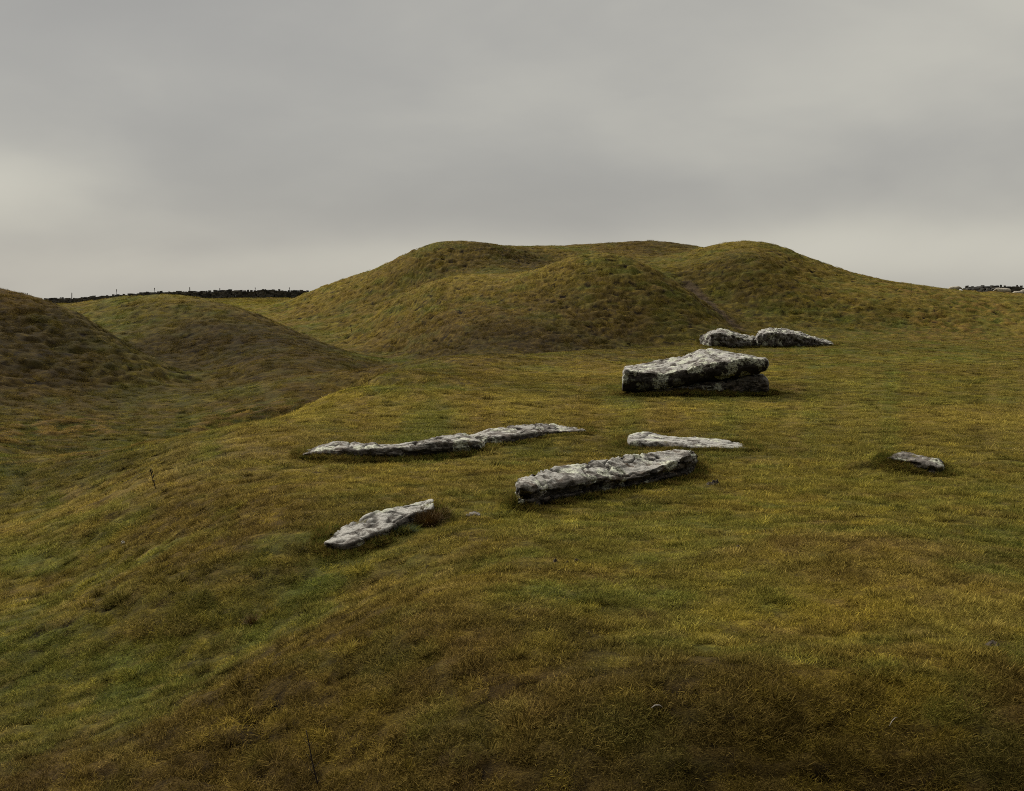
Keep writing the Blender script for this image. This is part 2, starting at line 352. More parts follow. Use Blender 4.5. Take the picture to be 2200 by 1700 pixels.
def path_dist(x, y):
    """distance to the worn earth gully between the two hills"""
    d = np.full(len(x), 99.)
    for a, b in zip(PATH[:-1], PATH[1:]):
        e = b-a; t = np.clip(((x-a[0])*e[0]+(y-a[1])*e[1])/(e@e), 0, 1)
        d = np.minimum(d, np.hypot(x-a[0]-t*e[0], (y-a[1]-t*e[1])*.6))
    return d
def tussocky(x, y):
    """how much the turf grows in coarse tufts: ditch floor and the bank at the far right"""
    reg = sstep(6, 14, x-.16*y)*sstep(84, 92, y) + sstep(-7, -10, x)*sstep(24, 32, y)*(1-sstep(54, 60, y))
    return reg*sstep(-.35, .2, fbm(x/6+3, y/6, x*0+11, 2))
def veg_shade_colour(x, y, z):
    """regional plant colour with painted shade and lit edges, broken up by drifts of greener, yellower and browner growth"""
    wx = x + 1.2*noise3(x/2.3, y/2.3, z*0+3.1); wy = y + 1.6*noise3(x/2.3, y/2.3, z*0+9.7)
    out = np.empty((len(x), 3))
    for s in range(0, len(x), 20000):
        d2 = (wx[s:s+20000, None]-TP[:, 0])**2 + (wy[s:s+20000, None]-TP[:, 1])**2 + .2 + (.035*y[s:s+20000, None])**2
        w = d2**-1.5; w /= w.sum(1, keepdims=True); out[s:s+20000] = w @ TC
    far = np.clip(y/40, .7, 1.6)
    a = fbm(x/(1.5*far), y/(1.5*far), z/.5, 5); b = fbm(x/(.6*far)+40, y/(.6*far), z/.3+7, 4); c = fbm(x/.3-20, y/.3, z/.16+3, 2)
    g = np.array(COL["G"])*1.0; st = np.array(COL["S"]); dk = np.array(COL["D"])*.75; ye = np.array(COL["Y"])
    def bl(o, col, m): return o*(1-m[:, None]) + col*m[:, None]
    lit = sstep(.01, .10, out[:, 1])
    out = bl(out, g, .58*lit*sstep(.04, .40, a)); out = bl(out, g*1.15, .42*lit*sstep(.05, .32, fbm(x/4.5+8, y/4.5, x*0+1, 4))); out = bl(out, np.array(COL["B"])*1.15, .45*sstep(.06, .34, -a)*sstep(.05, .12, out[:, 1])); out = bl(out, st, (.12+.30*lit)*sstep(.10, .45, -b)); out = bl(out, dk, .42*sstep(.16, .45, b-.3*a))
    out = bl(out, ye, (.1+.25*lit)*sstep(.12, .4, c-a*.4))
    tu = tussocky(x, y); h = noise3(x/.75, y/.75, x*0+2) + .5*noise3(x/.3+4, y/.3, x*0+5)
    out = bl(out, g*.8, .65*tu*sstep(.0, .3, -h)); out = bl(out, np.array((.20, .125, .036)), .6*tu*sstep(.08, .45, h))
    e = fbm(x/.13+5, y/.13, z/.1, 2)
    out = bl(out, np.array((.085, .062, .042)), .85*sstep(.75, .25, path_dist(x, y)+.25*c))
    return out*np.clip(1+.45*c+.2*b+.95*e, .25, 2)[:, None]

# ------------------------------------------------------------------ ground sheet
def lines(segs):
    o = []
    for a, b, s in segs: o.append(np.arange(a, b-1e-6, s))
    o = np.concatenate(o); return o
def grow(a, s, n, f): 
    r = []
    for i in range(n): s *= f; a += s; r.append(a)
    return np.array(r)
xr = lines([(0, 8, .085), (8, 40, .19), (40, 64, .5)]); xr = np.concatenate([xr, grow(64, .5, 34, 1.28)])
GX = np.concatenate([-xr[:0:-1], xr])
GY = lines([(-14, 8, .4), (8, 26, .075), (26, 60, .14), (60, 134, .21), (134, 180, .6)])
GY = np.concatenate([-14-grow(0, .5, 30, 1.3)[::-1], GY, grow(180, .8, 32, 1.28)])
def detail(x, y, z, slope):
    rough = sstep(.12, .45, slope)
    d = .035*fbm(x/1.3, y/1.3, z*0, 2) + .030*fbm(x/.34, y/.34, z*0+4, 2)
    d += rough*(.10*fbm(x/1.5, y/1.5, z/.22, 3) + .075*noise3(x/(.5+.3*(y > 50)), y/.6, z/.14) - .05*np.abs(noise3(x/1.1+6, y/1.1, z/.25))) + (.3+.7*rough)*.03*noise3(x/.22, y/.22, z/.05)
    rm = tussocky(x, y)
    d += rm*.10*noise3(x/.75, y/.75, z*0+2)
    return d*np.clip(y/30, .75, 1.8)
gx, gy = np.meshgrid(GX, GY)
gz0 = base_height(gx, gy)
for hx, hy, hh, sx, sy, a in HUMPS:
    dx, dy = gx-hx, gy-hy; p, q = dx*math.cos(a)+dy*math.sin(a), -dx*math.sin(a)+dy*math.cos(a)
    gz0 = gz0 + hh*np.exp(-(p/sx)**2-(q/sy)**2)
gs_y, gs_x = np.gradient(gz0, GY, GX)
slope = np.hypot(gs_x, gs_y)
X, Y, Z0 = gx.ravel(), gy.ravel(), gz0.ravel()
nearby = (np.abs(X) < 90) & (Y > -30) & (Y < 230)
DZ = np.zeros_like(X); DZ[nearby] = detail(X[nearby], Y[nearby], Z0[nearby], slope.ravel()[nearby])
GZ = (Z0+DZ).reshape(gx.shape)
col = np.tile(np.array(COL["O"]), (len(X), 1)); col[nearby] = veg_shade_colour(X[nearby], Y[nearby], Z0[nearby])
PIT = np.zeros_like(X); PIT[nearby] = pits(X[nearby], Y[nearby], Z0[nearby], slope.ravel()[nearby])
col = col*(1-PIT[:, None])+np.array((.016, .011, .006))*PIT[:, None]; GZ = GZ-(.05*PIT).reshape(GZ.shape)  # gaps painted near black for crevice shade and sunk slightly
m_ground, t, bs = new_mat("turf")
c0 = attr_node(t, "plant")
pos = N(t, "ShaderNodeNewGeometry").outputs["Position"]
nz = noise_node(t, pos, 9, 5, .65); nf = noise_node(t, mapped(t, pos, (1, 1, 2.2)), 38, 4, .7)
cc = mixc(t, 1.0, c0, mixc(t, ramp(t, nf, .3, .72), (.32, .28, .24), (1.05, 1.0, .95)), "MULTIPLY")
cc = mixc(t, ramp(t, nz, .56, .72, 0, .55), cc, (.030, .021, .010))
t.links.new(cc, bs.inputs["Base Color"]); bs.inputs["Roughness"].default_value = 1; bs.inputs["Specular IOR Level"].default_value = .05
bp = N(t, "ShaderNodeBump"); bp.inputs["Strength"].default_value = .8; bp.inputs["Distance"].default_value = .05
t.links.new(mth(t, "ADD", nf, nz), bp.inputs["Height"]); t.links.new(bp.outputs[0], bs.inputs["Normal"])
nx_, ny_ = len(GX), len(GY)
idx = np.arange(nx_*ny_).reshape(ny_, nx_)
faces = np.stack([idx[:-1, :-1], idx[:-1, 1:], idx[1:, 1:], idx[1:, :-1]], -1).reshape(-1, 4)
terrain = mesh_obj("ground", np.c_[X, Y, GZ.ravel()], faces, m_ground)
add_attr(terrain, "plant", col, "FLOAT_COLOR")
tag(terrain, "grassy platform, ditch and rounded earth banks of mixed green and brown turf", "ground", kind="structure")
def surf(x, y):
    """height and gradient of the finished sheet"""
    i = np.clip(np.searchsorted(GX, x)-1, 0, nx_-2); j = np.clip(np.searchsorted(GY, y)-1, 0, ny_-2)
    fx = (x-GX[i])/(GX[i+1]-GX[i]); fy = (y-GY[j])/(GY[j+1]-GY[j])
    z = (GZ[j, i]*(1-fx)+GZ[j, i+1]*fx)*(1-fy) + (GZ[j+1, i]*(1-fx)+GZ[j+1, i+1]*fx)*fy
    return z, gs_x[j, i], gs_y[j, i]
def on_ground(u, v):
    x, y, _ = hit(u, v); z = float(surf(np.array([x]), np.array([y]))[0][0]); return x, y, z
# ------------------------------------------------------------------ stones
def stone_mat(name, white, black, warm=.3, seed=0., ros0=.5, moss=.8):
    m, t, bs = new_mat(name)
    p = mapped(t, N(t, "ShaderNodeTexCoord").outputs["Object"], (1, 1, 1), (seed, seed*.7, seed*1.3))
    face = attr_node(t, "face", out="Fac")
    n1 = noise_node(t, p, 1.9, 5, .6, .4); n2 = noise_node(t, p, 4.5, 6, .6, .5); n3 = noise_node(t, p, 30, 5, .75); n4 = noise_node(t, mapped(t, p, (1, 1, 4.5)), 5, 5, .7, .5)
    base = mixc(t, ramp(t, n2, .3, .7), (.075, .066, .057), (.21, .19, .165))
    base = mixc(t, ramp(t, n1, .45, .7, 0, warm), base, (.16, .115, .08))
    # pale crusts
    crust = ramp(t, mth(t, "ADD", mth(t, "ADD", mth(t, "MULTIPLY", n2, .75), mth(t, "MULTIPLY", n1, .5)), mth(t, "MULTIPLY", face, -.16)), .59-white, .66-white)
    base = mixc(t, mth(t, "MULTIPLY", crust, .85), base, mixc(t, ramp(t, n3, .3, .7), (.25, .24, .215), (.47, .455, .415)))
    # black growth and painted shade, mostly low on the steep sides
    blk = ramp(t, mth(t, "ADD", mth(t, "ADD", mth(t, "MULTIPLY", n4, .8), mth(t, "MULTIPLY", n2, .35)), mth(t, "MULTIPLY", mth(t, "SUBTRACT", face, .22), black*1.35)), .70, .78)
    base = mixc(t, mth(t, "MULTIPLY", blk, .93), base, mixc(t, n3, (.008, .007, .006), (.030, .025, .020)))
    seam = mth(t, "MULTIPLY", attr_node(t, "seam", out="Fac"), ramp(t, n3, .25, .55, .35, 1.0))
    base = mixc(t, mth(t, "MULTIPLY", seam, .85), base, (.030, .024, .019))  # recess shade painted into pits, cracks and ledge edges
    spk = ramp(t, mth(t, "ADD", n3, mth(t, "MULTIPLY", mth(t, "SUBTRACT", n2, .5), .5)), .60, .66)
    base = mixc(t, mth(t, "MULTIPLY", spk, .55), base, (.035, .03, .026))
    # lichen rosettes
    vo = N(t, "ShaderNodeTexVoronoi"); vo.inputs["Scale"].default_value = 2.6
    wv = N(t, "ShaderNodeVectorMath", operation="ADD"); t.links.new(p, wv.inputs[0])
    nn = t.nodes.new("ShaderNodeTexNoise"); nn.inputs["Scale"].default_value = 9; nn.inputs["Detail"].default_value = 5; t.links.new(p, nn.inputs["Vector"])
    sc = N(t, "ShaderNodeVectorMath", operation="SCALE"); sc.inputs["Scale"].default_value = .32; t.links.new(nn.outputs["Color"], sc.inputs[0])
    t.links.new(sc.outputs[0], wv.inputs[1]); t.links.new(wv.outputs[0], vo.inputs["Vector"])
    ros = mth(t, "MULTIPLY", ramp(t, vo.outputs["Distance"], .52, .38), ramp(t, vo.outputs["Color"], ros0, ros0+.06))
    ros = mth(t, "MULTIPLY", ros, ramp(t, noise_node(t, p, 22, 4, .7), .38, .55))
    base = mixc(t, mth(t, "MULTIPLY", ros, .9), base, mixc(t, n3, (.36, .37, .28), (.62, .63, .50)))
    # moss dabs
    ms = ramp(t, noise_node(t, p, 2.4, 4, .6), .66, .74, 0, moss)
    base = mixc(t, ms, base, (.10, .085, .022))
    t.links.new(base, bs.inputs["Base Color"]); bs.inputs["Roughness"].default_value = .95; bs.inputs["Specular IOR Level"].default_value = .15
    h = mth(t, "ADD", mth(t, "MULTIPLY", n2, 1.0), mth(t, "ADD", mth(t, "MULTIPLY", n3, .45), mth(t, "MULTIPLY", n4, .9)))
    b = N(t, "ShaderNodeBump"); b.inputs["Strength"].default_value = .9; b.inputs["Distance"].default_value = .05
    t.links.new(h, b.inputs["Height"]); t.links.new(b.outputs[0], bs.inputs["Normal"])
    return m
FOOT = []          # footprints, for keeping turf out from under the stones
def stone(name, label, cols, thick, mat, d0=None, profile=((0, 0), (.5, .0), (1, .06)), back=.12, sink=.3, amp=.05, strata=.03, step=.035, seed=0., round_=1, foot=True, cat="stone", group=None, backdrop=.5, lift=0.):
    """cols: (bearing, back edge of top, front edge of top, foot) along the stone, left to right"""
    rings, fr, foot_f, foot_b = [], [], [], []
    for c in cols:
        u, vb, vf, vg = c[:4]
        if d0 is None: hx, d, hz = hit(u, vg); gz = hz
        else: d = d0 if not callable(d0) else d0(u); gz = elev(vg)*d + CAM_H
        th = thick if len(c) < 5 else c[4]
        pts = []; f = []
        zb = elev(vg)*d + CAM_H
        if sink: pts.append((xof(u, vg, d+.03), d+.03, zb-sink)); f.append(1.)
        for a, off in profile:
            v = vg + (vf-vg)*a; dd = d+off; pts.append((xof(u, v, dd), dd, elev(v)*dd+CAM_H)); f.append(1-.55*a)
        for a in (.33, .7, 1.0):
            v = vf + (vb-vf)*a; dd = d + profile[-1][1] + (th-profile[-1][1])*a
            pts.append((xof(u, v, dd), dd, elev(v)*dd+CAM_H)); f.append(.12 if a > .5 else .2)
        top_b = pts[-1]
        dd = d+th+back; xb = xof(u, vg, dd)
        gb = float(ground(np.array([xb]), np.array([dd]))[0]) if (sink and d0 is None) else zb
        pts.append((xb, dd, min(gb*backdrop+top_b[2]*(1-backdrop), top_b[2]-.01))); f.append(.5)
        pts.append((xb, dd-.05, min(gb, top_b[2]-.03)-sink*.9)); f.append(1.)
        rings.append(pts); fr.append(f); foot_f.append((xof(u, vg, d), d)); foot_b.append((xb, dd))
    if foot: FOOT.append(np.array(foot_f+foot_b[::-1]))
    R, FR = np.array(rings), np.array(fr)                     # cols x k x 3
    # round the ends off
    def cap(r, nb):
        c = r.mean(0); o = c - nb.mean(0); o = o/(np.linalg.norm(o)+1e-9); w = .5*np.ptp(r[:, 2])
        return [c+(r-c)*s+o*w*q for s, q in ((.97, .05), (.88, .12), (.45, .16))]
    A = cap(R[0], R[1])[::-1]; B = cap(R[-1], R[-2])
    R = np.concatenate([A, R, B]); FR = np.concatenate([[FR[0]]*3, FR, [FR[-1]]*3])
    K4 = np.concatenate([R, FR[..., None]], -1)
    # ring: corner cutting and resample
    for _ in range(round_):
        nxt = np.roll(K4, -1, 1); K4 = np.stack([.8*K4+.2*nxt, .2*K4+.8*nxt], 2).reshape(len(K4), -1, 4)
    def resample(Q, n, closed):
        if closed: Q = np.concatenate([Q, Q[:1]])
        s = np.r_[0, np.cumsum(np.linalg.norm(np.diff(Q[:, :3], axis=0), axis=1)+1e-6)]
        tt = np.linspace(0, s[-1], n+1)[:-1] if closed else np.linspace(0, s[-1], n)
        return np.stack([np.interp(tt, s, Q[:, k]) for k in range(4)], 1)
    per = np.linalg.norm(np.diff(K4[len(K4)//2, :, :3], axis=0), axis=1).sum()
    nr = int(np.clip(per/step, 40, 170))
    # common parameter along each ring keeps edges lined up between columns
    K5 = []
    ref = np.mean([np.r_[0, np.cumsum(np.linalg.norm(np.diff(q[:, :3], axis=0), axis=1))] for q in K4[3:-3]], 0)
    ref = np.r_[ref, ref[-1]+np.mean([np.linalg.norm(q[0, :3]-q[-1, :3]) for q in K4[3:-3]])]
    tt = np.linspace(0, ref[-1], nr+1)[:-1]
    for q in K4:
        q2 = np.concatenate([q, q[:1]]); K5.append(np.stack([np.interp(tt, ref, q2[:, k]) for k in range(4)], 1))
    K5 = np.array(K5)
    s = np.r_[0, np.cumsum(np.maximum(np.linalg.norm(np.diff(K5[:, :, :3].mean(1), axis=0), axis=1), 1e-4))]
    nc = int(np.clip(s[-1]/step, 40, 240)); ss = np.linspace(0, s[-1], nc)
    G = np.empty((nc, nr, 4))
    for k in range(4):
        for j in range(nr): G[:, j, k] = np.interp(ss, s, K5[:, j, k])
    for _ in range(1): G[1:-1] = .25*G[:-2]+.5*G[1:-1]+.25*G[2:]
    V = G[..., :3]
    # displacement along normals
    du = np.gradient(V, axis=0); dv = np.roll(V, -1, 1)-np.roll(V, 1, 1)
    nrm = np.cross(du, dv); nrm /= np.linalg.norm(nrm, axis=-1, keepdims=True)+1e-9
    cen = V.mean(1, keepdims=True); sg = np.sign(((V-cen)*nrm).sum(-1).mean()); nrm *= sg
    x, y, z = [V[..., k]+seed*13.7 for k in range(3)]
    n = amp*(fbm(x/.55, y/.55, z/.45, 3)) + amp*.45*fbm(x/.14, y/.14, z/.11, 3)
    up = np.clip(nrm[..., 2], 0, 1)
    lay = fbm(x/.9, y/.9, z/.09, 2)
    zl = z/(.11+.0*z) + .9*fbm(x/1.1, y/1.1, z*0+4, 2) + .12*(x+y); saw = zl-np.floor(zl)
    n += strata*(.55*lay-1.1*saw**3)*(1-.85*up)
    rid = 1-2*np.abs(fbm(x/.42+3, y/.42, z/.3, 3)); n += amp*.45*(rid-.5)
    pit = fbm(x/.20+5, y/.20, z/.20, 2); n -= amp*.9*sstep(.22, .5, pit)
    crack = np.abs(fbm(x/.7+9, y/.7, z/.25, 2)); n -= amp*.9*(1-sstep(0, .06, crack))
    ends = np.clip(np.minimum(np.arange(nc), nc-1-np.arange(nc))/5., .15, 1)[:, None]
    V = V + nrm*(n*ends)[..., None]
    Vf = V.reshape(-1, 3); i = np.arange(nc*nr).reshape(nc, nr)
    F = np.stack([i[:-1], np.roll(i[:-1], -1, 1), np.roll(i[1:], -1, 1), i[1:]], -1).reshape(-1, 4)
    if sg > 0: F = F[:, ::-1]
    # close both ends
    c0, c1 = len(Vf), len(Vf)+1; Vf = np.concatenate([Vf, V[0].mean(0)[None], V[-1].mean(0)[None]])
    e0 = np.stack([i[0], np.roll(i[0], -1), np.full(nr, c0)], -1); e1 = np.stack([np.roll(i[-1], -1), i[-1], np.full(nr, c1)], -1)
    if sg > 0: pass
    Vf = Vf+(0, 0, lift)
    loc = np.array([*np.mean(foot_f, 0), 0]); loc[2] = float(ground(loc[:1], loc[1:2])[0])
    me = bpy.data.meshes.new(name)
    me.from_pydata((Vf-loc).tolist(), [], F.tolist()+e0.tolist()+e1.tolist()); me.update()
    me.polygons.foreach_set("use_smooth", [True]*len(me.polygons)); me.materials.append(mat)
    import bmesh
    bm = bmesh.new(); bm.from_mesh(me); bmesh.ops.recalc_face_normals(bm, faces=bm.faces); bm.to_mesh(me); bm.free()
    o = bpy.data.objects.new(name, me); S.collection.objects.link(o); o.location = loc
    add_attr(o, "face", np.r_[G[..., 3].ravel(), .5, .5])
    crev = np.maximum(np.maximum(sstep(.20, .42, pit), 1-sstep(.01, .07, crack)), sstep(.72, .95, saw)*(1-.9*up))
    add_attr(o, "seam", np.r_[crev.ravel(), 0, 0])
    return tag(o, label, cat, group, "thing")
G_ST = "fallen limestone slabs on the platform"
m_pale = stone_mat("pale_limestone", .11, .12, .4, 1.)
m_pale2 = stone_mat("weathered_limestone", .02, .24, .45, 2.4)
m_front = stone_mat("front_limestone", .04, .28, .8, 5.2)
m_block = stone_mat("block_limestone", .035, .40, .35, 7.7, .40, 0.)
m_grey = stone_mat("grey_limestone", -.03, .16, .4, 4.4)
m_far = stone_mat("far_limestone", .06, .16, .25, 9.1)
stone("fallen_stone", "low pale grey slab tilted in the turf, brown tussock at its upper end", 
      [(699,1171,1178,1184),(722,1157,1178,1187),(743,1141,1180,1189),(774,1128,1168,1180),(800,1112,1156,1168),(835,1105,1144,1157),(877,1096,1120,1134),(905,1090,1108,1120),(929,1084,1099,1112)],
      .8, m_pale, lift=.09, amp=.035, strata=.012, seed=1, step=.022, group=G_ST)
stone("fallen_stone", "long thin grey slab half sunk in turf, mossy seam at its higher end",
      [(652,977,979,985),(690,962,972,984),(729,953,970,985),(760,955,970,987),(804,954,968,989),(818,961,970,990),(857,956,967,989),(908,951,960,985),(956,939,953,981),(988,935,954,977),(1030,948,953,972),(1041,953,956,968)],
      .75, m_pale2, lift=.05, amp=.05, strata=.045, seed=2, step=.026, group=G_ST)
stone("fallen_stone", "flat pale grey slab tapering into grass beside the long sunken slab",
      [(1006,939,942,958),(1049,926,944,960),(1101,919,938,955),(1149,912,932,946),(1181,913,930,939),(1219,918,928,934),(1257,926,928,931)],
      1.3, m_pale2, lift=.04, amp=.045, strata=.04, seed=3, step=.026, group=G_ST)
stone("fallen_stone", "thick dark sided slab with lumpy pale top, nearest of the big stones",
      [(1110,1036,1042,1080),(1116,1030,1038,1091),(1142,1018,1044,1091),(1184,1006,1042,1084),(1236,996,1032,1075),(1294,986,1026,1064),(1335,980,1022,1056),(1376,977,1018,1048),(1417,970,1002,1040),(1450,966,990,1034),(1478,964,978,1029),(1490,972,982,1020),(1496,989,993,1006)],
      1.0, m_front, round_=0, amp=.055, strata=.045, seed=4, step=.022, group=G_ST, profile=((0,.05),(.22,.0),(.34,.02),(.44,.15),(.58,.10),(.72,-.02),(1,.04)))
stone("fallen_stone", "smooth whitish slab lying just behind the thick dark sided slab",
      [(1348,945,950,959),(1352,938,948,963),(1370,930,948,965),(1392,930,950,966),(1425,938,951,966),(1472,941,958,968),(1527,945,963,969),(1568,950,964,969),(1595,955,964,968),(1609,963,966,969)],
      1.5, m_pale, lift=.03, amp=.035, strata=.02, seed=5, step=.026, group=G_ST)
stone("fallen_stone", "small grey stone poking from a grassy hump at the right",
      [(1908,990,993,998),(1921,985,992,1001),(1957,987,998,1006),(1983,992,1003,1015),(2010,996,1010,1022),(2024,1003,1012,1020),(2028,1009,1012,1018)],
      .45, m_grey, lift=.10, amp=.05, strata=.03, seed=6, step=.018, group=G_ST)
D6 = hit(1480, 847)[1]; m_under = stone_mat("under_limestone", -.02, .22, .6, 11.3, .5, 0.)  # shade beneath the block painted into this darker stone
stone("fallen_stone", "massive blocky slab with black face and pale lichen rosettes",
      [(1337,812,815,840),(1341,789,795,842),(1386,781,801,843),(1428,771,804,840),(1473,763,795,829),(1503,750,786,821),(1530,749,781,818),(1560,753,776,814),(1600,762,769,808),(1618,765,769,805),(1628,769,771,802),(1646,769,772,796),(1651,776,778,789)],
      2.0, m_block, round_=0, d0=D6, profile=((0,.22),(.18,.04),(.5,.0),(1,.08)), sink=0, amp=.05, strata=.03, seed=7, step=.036, group=G_ST)
stone("fallen_stone", "rough low slab wedged beneath the massive black faced block",
      [(1400,826,838,849),(1430,820,834,849),(1480,810,829,850),(1540,802,822,849),(1590,798,812,848),(1612,800,807,847),(1638,803,810,846),(1648,812,815,843)],
      1.7, m_under, d0=D6+.10, amp=.06, strata=.02, seed=8, step=.036, sink=.35, group=G_ST)
stone("fallen_stone", "humped grey boulder slab, left one of the farthest pair",
      [(1507,727,730,741),(1511,719,725,744),(1527,711,718,746),(1549,706,716,747),(1572,710,720,748),(1592,717,726,748),(1618,721,731,747),(1640,724,732,745)],
      1.3, m_far, amp=.10, strata=.07, seed=9, step=.045, round_=0, group=G_ST)
stone("fallen_stone", "wedge shaped pale boulder slab sloping down rightward, in the farthest pair",
      [(1621,729,733,746),(1629,711,719,747),(1656,704,716,747),(1688,706,716,746),(1720,713,721,746),(1750,724,730,745),(1784,733,738,744),(1793,739,740,743)],
      1.4, m_far, amp=.10, strata=.07, seed=10, step=.045, round_=0, group=G_ST)
m_dark = stone_mat("dark_rock", -.25, .6, .2, 3.3, 1.5)
stone("small_rock", "little dark rock in the grass between two slabs",
      [(1002,1106,1107,1110),(1010,1100,1105,1111),(1021,1098,1104,1111),(1031,1103,1106,1110)], .16, m_dark, amp=.02, strata=.01, seed=11, step=.012, sink=.1)
m_white = stone_mat("white_pebble", .4, .0, .0, 6.3)
stone("pebble", "tiny white pebble on the brown slope at left", [(260,1165,1166,1169),(264,1163,1165,1169),(268,1165,1166,1168)], .05, m_white, amp=.004, strata=.002, seed=12, step=.008, sink=.03)
# molehills of crumbly dark earth
m_soil, t, bs = new_mat("molehill_soil")
p = N(t, "ShaderNodeTexCoord").outputs["Object"]
t.links.new(mixc(t, noise_node(t, p, 25, 4, .7), (.012, .009, .006), (.055, .038, .022)), bs.inputs["Base Color"]); bs.inputs["Roughness"].default_value = 1
def molehill(u, v, w, h, dep, label, seed, name="molehill"):
    x0, y0, z0 = on_ground(u, v); n = 70
    th = np.linspace(0, 2*math.pi, n, endpoint=False); V, F = [], []
    rr = np.linspace(0, 1, 26)
    for r in rr:
        for a in th:
            x, y = math.cos(a)*r*w, math.sin(a)*r*dep
            V.append((x0+x, y0+y, 0))
    V = np.array(V); x, y = V[:, 0], V[:, 1]; q = np.hypot((x-x0)/w, (y-y0)/dep)
    e = 1+.45*fbm(x/.2+seed, y/.2, x*0, 2)
    z, _, _ = surf(x, y)
    V[:, 2] = z - .04 + (h+.04)*np.clip(1-(q/e)**2, -.3, 1)*(1+.8*fbm(x/.07+seed, y/.07, x*0+1, 2)) + .02*fbm(x/.03, y/.03, x*0+seed, 2)
    i = np.arange(26*n).reshape(26, n)
    F = np.stack([i[:-1], np.roll(i[:-1], -1, 1), np.roll(i[1:], -1, 1), i[1:]], -1).reshape(-1, 4)[:, ::-1]
    o = mesh_obj(name, V, F, m_soil, loc=(x0, y0, z0)); tag(o, label, name.replace("_", " "), "molehills in the turf" if name == "molehill" else "clods of soil in the turf")
    FOOT.append(np.c_[x0+.7*w*np.cos(th), y0+.7*dep*np.sin(th)])
molehill(1532, 1042, .15, .06, .13, "dark crumbly molehill right of the thick dark sided slab", 1)
for k_, (u_, v_, w_, l_) in enumerate([(1193, 1208, .05, "small dark soil clod below the thick slab, left of three in a row"), (1220, 1209, .035, "tiny dark soil clod below the thick slab, middle of three in a row"),
        (1240, 1206, .06, "flat dark soil clod below the thick slab, right of three in a row"), (1586, 1178, .045, "dark soil clod alone in the open turf right of the thick slab"), (918, 1220, .04, "dark soil clod below the tussock of the tilted pale slab")]):
    molehill(u_, v_, w_, .035, w_*.8, l_, 20+k_, "soil_clod")
molehill(2132, 1388, .10, .028, .15, "dark crumbly molehill in green grass near the right edge", 5)
# ------------------------------------------------------------------ turf: countless blades, instanced clumps
m_grass, t, bs = new_mat("grass_blades")
ci = attr_node(t, "plant", "INSTANCER"); cv = attr_node(t, "tone", "GEOMETRY", "Fac")
cc = mixc(t, ramp(t, cv, .5, 1.0, 0, .8), ci, mixc(t, .28, mixc(t, 1.0, ci, (1.5, 1.45, 1.35), "MULTIPLY"), (.27, .19, .06)))
hv = mth(t, "ADD", mth(t, "MULTIPLY", cv, 1.0), .45)
hc = N(t, "ShaderNodeCombineColor"); [t.links.new(hv, hc.inputs[i]) for i in range(3)]
cc = mixc(t, 1.0, cc, hc.outputs[0], "MULTIPLY")
t.nodes.remove(bs)
df = N(t, "ShaderNodeBsdfDiffuse"); tr = N(t, "ShaderNodeBsdfTranslucent"); ms = N(t, "ShaderNodeMixShader"); ms.inputs[0].default_value = .18
t.links.new(cc, df.inputs[0]); t.links.new(cc, tr.inputs[0]); t.links.new(df.outputs[0], ms.inputs[1]); t.links.new(tr.outputs[0], ms.inputs[2])
gn = N(t, "ShaderNodeNewGeometry"); un = attr_node(t, "up", "INSTANCER", "Vector")
nm = N(t, "ShaderNodeMix", data_type="VECTOR"); nm.inputs[0].default_value = .62; t.links.new(gn.outputs["Normal"], nm.inputs[4]); t.links.new(un, nm.inputs[5])
nv = N(t, "ShaderNodeVectorMath", operation="NORMALIZE"); t.links.new(nm.outputs[1], nv.inputs[0]); t.links.new(nv.outputs[0], df.inputs["Normal"])
t.links.new(ms.outputs[0], t.nodes["Material Output"].inputs[0])
clumps = bpy.data.collections.new("turf_clumps")
def blades(rng, n, rad, l0, l1, tilt0, tilt1, w, centre=False, lean=None, segs=3):
    a = rng.uniform(0, 2*math.pi, n); r = rad*np.sqrt(rng.uniform(0, 1, n))
    b = rng.uniform(0, 2*math.pi, n) if not centre else a + rng.normal(0, .5, n)
    bx, by = r*np.cos(a), r*np.sin(a); L = rng.uniform(l0, l1, n); t0 = rng.uniform(tilt0, tilt1, n); curl = rng.uniform(.1, .9, n)
    hx, hy = np.cos(b), np.sin(b)
    V = np.empty((n, 2*segs+1, 3)); pos = np.stack([bx, by, np.full(n, -.012)], 1)
    for k in range(segs+1):
        wd = w*(1-k/segs*.85)*.5*rng.uniform(.7, 1.2, n)
        side = np.stack([-hy, hx, np.zeros(n)], 1)*wd[:, None]
        if k < segs: V[:, 2*k] = pos-side; V[:, 2*k+1] = pos+side
        else: V[:, 2*k] = pos
        ang = t0 + curl*k/segs
        d = np.stack([hx*np.sin(ang), hy*np.sin(ang), np.cos(ang)], 1); pos = pos + d*(L/segs)[:, None]
    base = (np.arange(n)*(2*segs+1))[:, None]; F4 = []
    for k in range(segs-1): F4.append(base+np.array([2*k, 2*k+1, 2*k+3, 2*k+2]))
    F3 = base+np.array([2*segs-2, 2*segs-1, 2*segs])
    tone = np.repeat(rng.uniform(0, 1, n)**1.3, 2*segs+1)
    return V.reshape(-1, 3), np.concatenate(F4), F3, tone
def clump(name, parts, seed, mat=None, link=None):
    rng = np.random.default_rng(seed); V, F, T, o = [], [], [], 0
    for p in parts:
        v, f4, f3, tn = blades(rng, **p); V.append(v); F += (f4+o).tolist()+(f3+o).tolist(); T.append(tn); o += len(v)
    me = bpy.data.meshes.new(name); me.from_pydata(np.concatenate(V).tolist(), [], F); me.update()
    me.polygons.foreach_set("use_smooth", [True]*len(me.polygons)); me.materials.append(mat or m_grass)
    ob = bpy.data.objects.new(name, me); add_attr(ob, "tone", np.concatenate(T))
    (link or clumps).objects.link(ob); return ob
